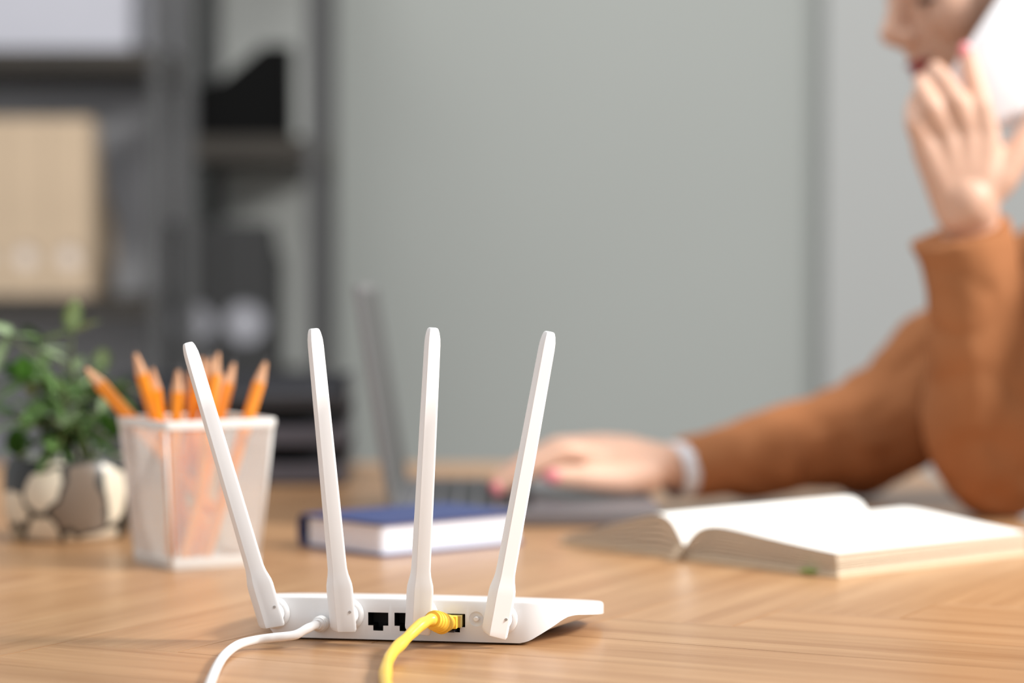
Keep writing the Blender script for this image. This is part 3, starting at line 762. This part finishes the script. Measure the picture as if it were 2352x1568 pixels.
# neck
NB = Vector((.575, 2.17, 1.035))
chain(bm, [(hp_(-18, -20), .052), (hp_(-30, -70), .050), (L_(NB), .055)])
# torso core (under the jacket)
Ls = Vector((.585, 2.005, 1.005)); Rs = Vector((.60, 2.335, 1.005))
chain(bm, [(L_((.585, 2.10, .99)), .06), (L_((.60, 2.24, .99)), .06)])
chain(bm, [(L_((.60, 2.17, .96)), .095), (L_((.64, 2.17, .72)), .095), (L_((.68, 2.17, .55)), .11)])
# left (near) arm, raised to the phone
El = Y(2290, 1085, 2.085); El.z = TZ+.052
Wl = Y(2225, 480, 2.030)
chain(bm, [(L_(Ls), .045), (L_((Ls+El)/2), .04), (L_(El), .036), (L_(El.lerp(Wl, .4)), .036), (L_(Wl), .0235)])
# right (far) arm to the laptop
Er = Y(1985, 1008, 2.245); Wr = Y(1545, 1078, 2.140)
chain(bm, [(L_(Rs), .045), (L_((Rs+Er)/2), .04), (L_(Er), .036), (L_(Er.lerp(Wr, .4)), .033), (L_(Wr)+Vector((0, 0, .003)), .0215)])
# legs under the table
for yy in (2.08, 2.27):
    chain(bm, [(L_((.70, yy, .52)), .085), (L_((.32, yy, .50)), .06), (L_((.34, yy, .27)), .048), (L_((.36, yy, .07)), .034), (L_((.26, yy, .035)), .030)])
# near hand, back towards the camera
dh = 2.014
def hN(px, py, d=0): return L_(Y(px, py, dh+d))
mc = [(2266, 318), (2222, 300), (2172, 306), (2126, 338)]
for (x, y) in mc: chain(bm, [(hN(2222+(x-2205)*.30, 485, .004), .019), (hN((2222+x)/2+(x-2205)*.15, (y+485)/2, .0), .0155), (hN(x, y), .0125)])
chain(bm, [(hN(2190, 420, .006), .018), (hN(2240, 400, .006), .018)]); chain(bm, [(L_(Wl), .0235), (hN(2222, 460), .023)])
def finger(P, R_): chain(bm, [(hN(*p), r) for p, r in zip(P, R_)])
finger([(2266, 318, 0), (2252, 240, -.004), (2236, 180, .004), (2220, 122, .012)], (.0120, .0098, .0088, .0074))
finger([(2222, 300, 0), (2196, 232, -.010), (2172, 190, -.002), (2148, 158, .010)], (.0120, .0100, .0088, .0074))
finger([(2172, 306, 0), (2140, 248, -.012), (2122, 212, -.004), (2118, 184, .014)], (.0115, .0096, .0085, .0072))
finger([(2126, 338, 0), (2102, 286, -.008), (2098, 252, .004), (2106, 226, .018)], (.0105, .0086, .0076, .0066))
finger([(2245, 455, .006), (2296, 410, .004), (2342, 345, .006), (2378, 285, .012), (2392, 240, .014)], (.017, .0155, .0125, .0108, .0088))
# far hand on the laptop
def hR(px, py, d): return L_(Y(px, py, d))
mcr = [(1392, 1052, 2.110), (1380, 1030, 2.132), (1372, 1026, 2.154), (1372, 1040, 2.174)]
for i, (x, y, d) in enumerate(mcr): chain(bm, [(hR(1515, 1064, 2.128+.008*i), .0180), (hR((1515+x)/2, (1054+y)/2, (2.128+.008*i+d)/2), .0160), (hR(x, y, d), .0125)])
def fingR(P, R_): chain(bm, [(hR(*p), r) for p, r in zip(P, R_)])
fingR([(1392, 1052, 2.110), (1302, 1038, 2.092), (1218, 1078, 2.086), (1150, 1118, 2.084)], (.0120, .0100, .0090, .0078))
fingR([(1380, 1030, 2.132), (1280, 1028, 2.128), (1200, 1068, 2.124), (1136, 1108, 2.122)], (.0120, .0100, .0090, .0078))
fingR([(1372, 1026, 2.154), (1278, 1026, 2.158), (1205, 1062, 2.158), (1152, 1098, 2.156)], (.0115, .0096, .0086, .0074))
fingR([(1372, 1040, 2.174), (1300, 1042, 2.186), (1245, 1068, 2.190), (1205, 1092, 2.190)], (.0100, .0086, .0076, .0066))
fingR([(1488, 1090, 2.118), (1420, 1100, 2.096), (1340, 1096, 2.076), (1276, 1094, 2.066)], (.0165, .0140, .0112, .0090))
bd = remesh('body', bm, M_skin, .0026, person, smooth=5)
# nails, lips, eyes, brows
def blob(name, c, r, m, M=None, par=person):
    bm = bmesh.new(); sph(bm, c, r, M); return fin(name, bm, m, par, smooth=True)
blob('lower_lip', hp_(89, -56), (.007, .005, .018), M_lip, HM); blob('upper_lip', hp_(91, -48), (.007, .0045, .020), M_lip, HM)
for s in (-1, 1):
    ey = blob('eye', hp_(74, 8, 31*s), (.0125, .0105, .0125), mat('eye_white', (225, 220, 215), .2), HM)
    blob('iris', hp_(84.5, 6, 32*s), (.003, .006, .006), mat('iris_brown', (70, 50, 38), .2), HM, ey)
    lid = blob('eyelid', hp_(75, 11, 31*s), (.0135, .0105, .0140), M_skin, HM, ey)
    bm = bmesh.new()
    P_ = catmull([hp_(80, 4, 18*s), hp_(88.5, 2, 31*s), hp_(80, 3, 45*s)], 6); tube(bm, P_, .0018, 6); fin('eyelashes', bm, M_hair, ey)
    bm = bmesh.new(); P_ = catmull([hp_(90, 33, 14*s), hp_(88, 38, 30*s), hp_(76, 35, 48*s)], 6); tube(bm, P_, lambda t: .0026-.001*t, 8); fin('eyebrow', bm, M_hair, person)
blob('thumbnail', hR(1268, 1093, 2.059), (.008, .003, .006), M_nail)
blob('fingernail', hR(1141, 1122, 2.079), (.006, .003, .006), M_nail); blob('fingernail', hN(2216, 116, .006), (.005, .003, .007), M_nail)
# hair
bm = bmesh.new()
sph(bm, hp_(-24, 52), (.094, .088, .081), HM, 4)
sph(bm, hp_(-62, 0), (.055, .085, .060), HM, 4)
for s in (-1, 1): chain(bm, [(hp_(-38, 20, 46*s), .034), (hp_(-50, -50, 42*s), .030)])
chain(bm, [(hp_(-70, -40), .055), (hp_(-95, -110), .045), (L_((.72, 2.17, .93)), .035), (L_((.725, 2.17, .82)), .018)])
o = remesh('hair', bm, M_hair, .004, person, smooth=4)
for v in o.data.vertices:
    v.co += v.normal*.0018*math.sin(noise.noise(Vector((v.co.x*30, v.co.y*60, v.co.z*12)))*9)
# jacket
bm = bmesh.new()
chain(bm, [(L_(Ls), .066), (L_(Rs), .066)])
chain(bm, [(L_((.605, 2.10, .95)), .088), (L_((.605, 2.24, .95)), .088)])
for yy in (2.10, 2.24): chain(bm, [(L_((.605, yy, .97)), .085), (L_((.645, yy, .72)), .10), (L_((.68, yy, .53)), .115)])
Wl2 = Y(2208, 560, 2.036); u1 = Ls.lerp(El, .5)
chain(bm, [(L_(Ls), .062), (L_(u1), .062), (L_(El), .0555), (L_(El.lerp(Wl2, .25)+Vector((0, 0, 0))), .0545), (L_(El.lerp(Wl2, .55)), .0485), (L_(El.lerp(Wl2, .85)), .0415)])
dW = (Wl-El).normalized(); cA = El.lerp(Wl2, .85); cB = Y(2204, 538, 2.035)
cB = Y(2199, 533, 2.035); cyl(bm, L_(cA), L_(cB), .0415, .0440, 32)
Wr2 = Y(1565, 1078, 2.144)
u2 = Rs.lerp(Er, .5)
chain(bm, [(L_(Rs), .064), (L_(u2), .062), (L_(Er), .0545), (L_(Er.lerp(Wr2, .3)), .046), (L_(Er.lerp(Wr2, .75)), .0320)])
cyl(bm, L_(Er.lerp(Wr2, .75)), L_(Wr2), .0318, .0262, 32)
jk = remesh('jacket', bm, M_coat, .0035, person, smooth=3)
def fold(v):
    p = v.co+PO
    n1 = noise.noise(Vector((p.x*16, p.y*12, p.z*9))); n2 = noise.noise(Vector((p.x*34+5, p.y*28, p.z*22)))
    k = min(1, (p-Wl2).length/.06, (p-Wr2).length/.06)
    n3 = abs(noise.noise(Vector((p.x*14+p.z*9, p.y*7, p.z*15-p.x*8))))
    return (n1*.010+n2*.004-(.5-min(n3*1.6, .5))*.006)*k
ds = [fold(v) for v in jk.data.vertices]; nn = [v.normal.copy() for v in jk.data.vertices]
for v, d_, n_ in zip(jk.data.vertices, ds, nn):
    v.co += n_*d_
    if v.co.z+PO.z < TZ+.0015 and v.co.x+PO.x < TX1: v.co.z = TZ+.0015-PO.z
# lapels and shirt collar
bm = bmesh.new(); chain(bm, [(L_((.548, 2.17, 1.02)), .058), (L_((.556, 2.17, .90)), .062)]); remesh('shirt', bm, M_cloth_w, .004, person)
for s in (-1, 1):
    bm = bmesh.new(); P_ = catmull([(.60, 2.17+s*.075, 1.075), (.53, 2.17+s*.065, 1.02), (.495, 2.17+s*.04, .93), (.50, 2.17+s*.012, .85)], 8); P_ = [L_(p) for p in P_]
    R = [[p+Vector((-.004, s*.018*math.sin(PI*(i/(len(P_)-1)))+s*.004, 0)), p+Vector((-.004, -s*.012, 0)), p+Vector((.006, -s*.012, 0)), p+Vector((.012, s*.02, 0))] for i, p in enumerate(P_)]
    rings(bm, R); fin('lapel', bm, M_coat, jk)
# shirt cuff at the far wrist
bm = bmesh.new(); dd = (Wr2-Er).normalized(); c0 = Wr2-dd*.004; q = dd.to_track_quat('Z', 'Y'); R = []
for s_v, r_ in ((0, .0255), (.014, .0252), (.0155, .0242), (.014, .0235), (0, .0235)): R.append([L_(c0+dd*s_v)+q@Vector((r_*math.cos(2*PI*i/28), r_*math.sin(2*PI*i/28), 0)) for i in range(28)])
rings(bm, R, cap=False); fin('shirt_cuff', bm, M_cloth_w, person, smooth=True)
bm = bmesh.new()
for yy in (2.08, 2.27): chain(bm, [(L_((.70, yy, .52)), .092), (L_((.32, yy, .50)), .068), (L_((.34, yy, .27)), .058), (L_((.355, yy, .12)), .05)])
remesh('trousers', bm, mat('dark_trousers', (50, 50, 56), .9), .005, person)
for yy in (2.08, 2.27):
    bm = bmesh.new(); chain(bm, [(L_((.37, yy, .045)), .044), (L_((.27, yy, .036)), .036), (L_((.22, yy, .032)), .031)]); remesh('shoe', bm, mat('white_shoe', (215, 215, 215), .5), .004, person)

# ================================================================ PHONE
ph = empty('smartphone', (0, 0, 0), 0, 'white smartphone held to the ear of the woman', 'phone')
M_ph = mat('white_phone_back', (246, 247, 250), .25, coat=.3)
pcx = Y(2350, 85, 2.046)
dn = (Y(2244, 248, 2.040)-pcx).normalized(); rt = (Y(2450, 139, 2.050)-pcx); rt = (rt-dn*rt.dot(dn)).normalized(); nz_ = rt.cross(dn)
PM = Matrix.Translation(pcx)@Matrix((rt, -dn, rt.cross(-dn))).transposed().to_4x4()
bm = bmesh.new(); rings(bm, [rrect(-.0362+i_, -.0735+i_, .0362-i_, .0735-i_, .0095-i_, z, 8) for z, i_ in ((-.0038, .0012), (-.0030, .0002), (0, 0), (.0030, .0002), (.0038, .0012))])
o = fin('phone_body', bm, M_ph, ph, smooth=True, ang=40); o.matrix_world = PM
face_cam = 1 if (rt.cross(-dn)).y < 0 else -1
bm = bmesh.new(); rings(bm, [rrect(-.033, -.070, .033, .070, .007, -face_cam*z, 6) for z in (.0036, .0041)]); o = fin('screen', bm, mat('phone_glass', (15, 16, 18), .1), ph); o.matrix_world = PM
bm = bmesh.new(); rings(bm, [rrect(-.032, .042, -.010, .068, .006, face_cam*z, 6) for z in (.0036, .0050)]); cm = fin('camera_bump', bm, mat('phone_camera_plate', (225, 228, 230), .2), ph); cm.matrix_world = PM
for y in (.049, .061):
    bm = bmesh.new(); cyl(bm, (-.021, y, face_cam*.0048), (-.021, y, face_cam*.0058), .0042, n=20); o = fin('camera_lens', bm, mat('lens_glass', (30, 48, 44), .1), cm)
bpy.context.view_layer.update()
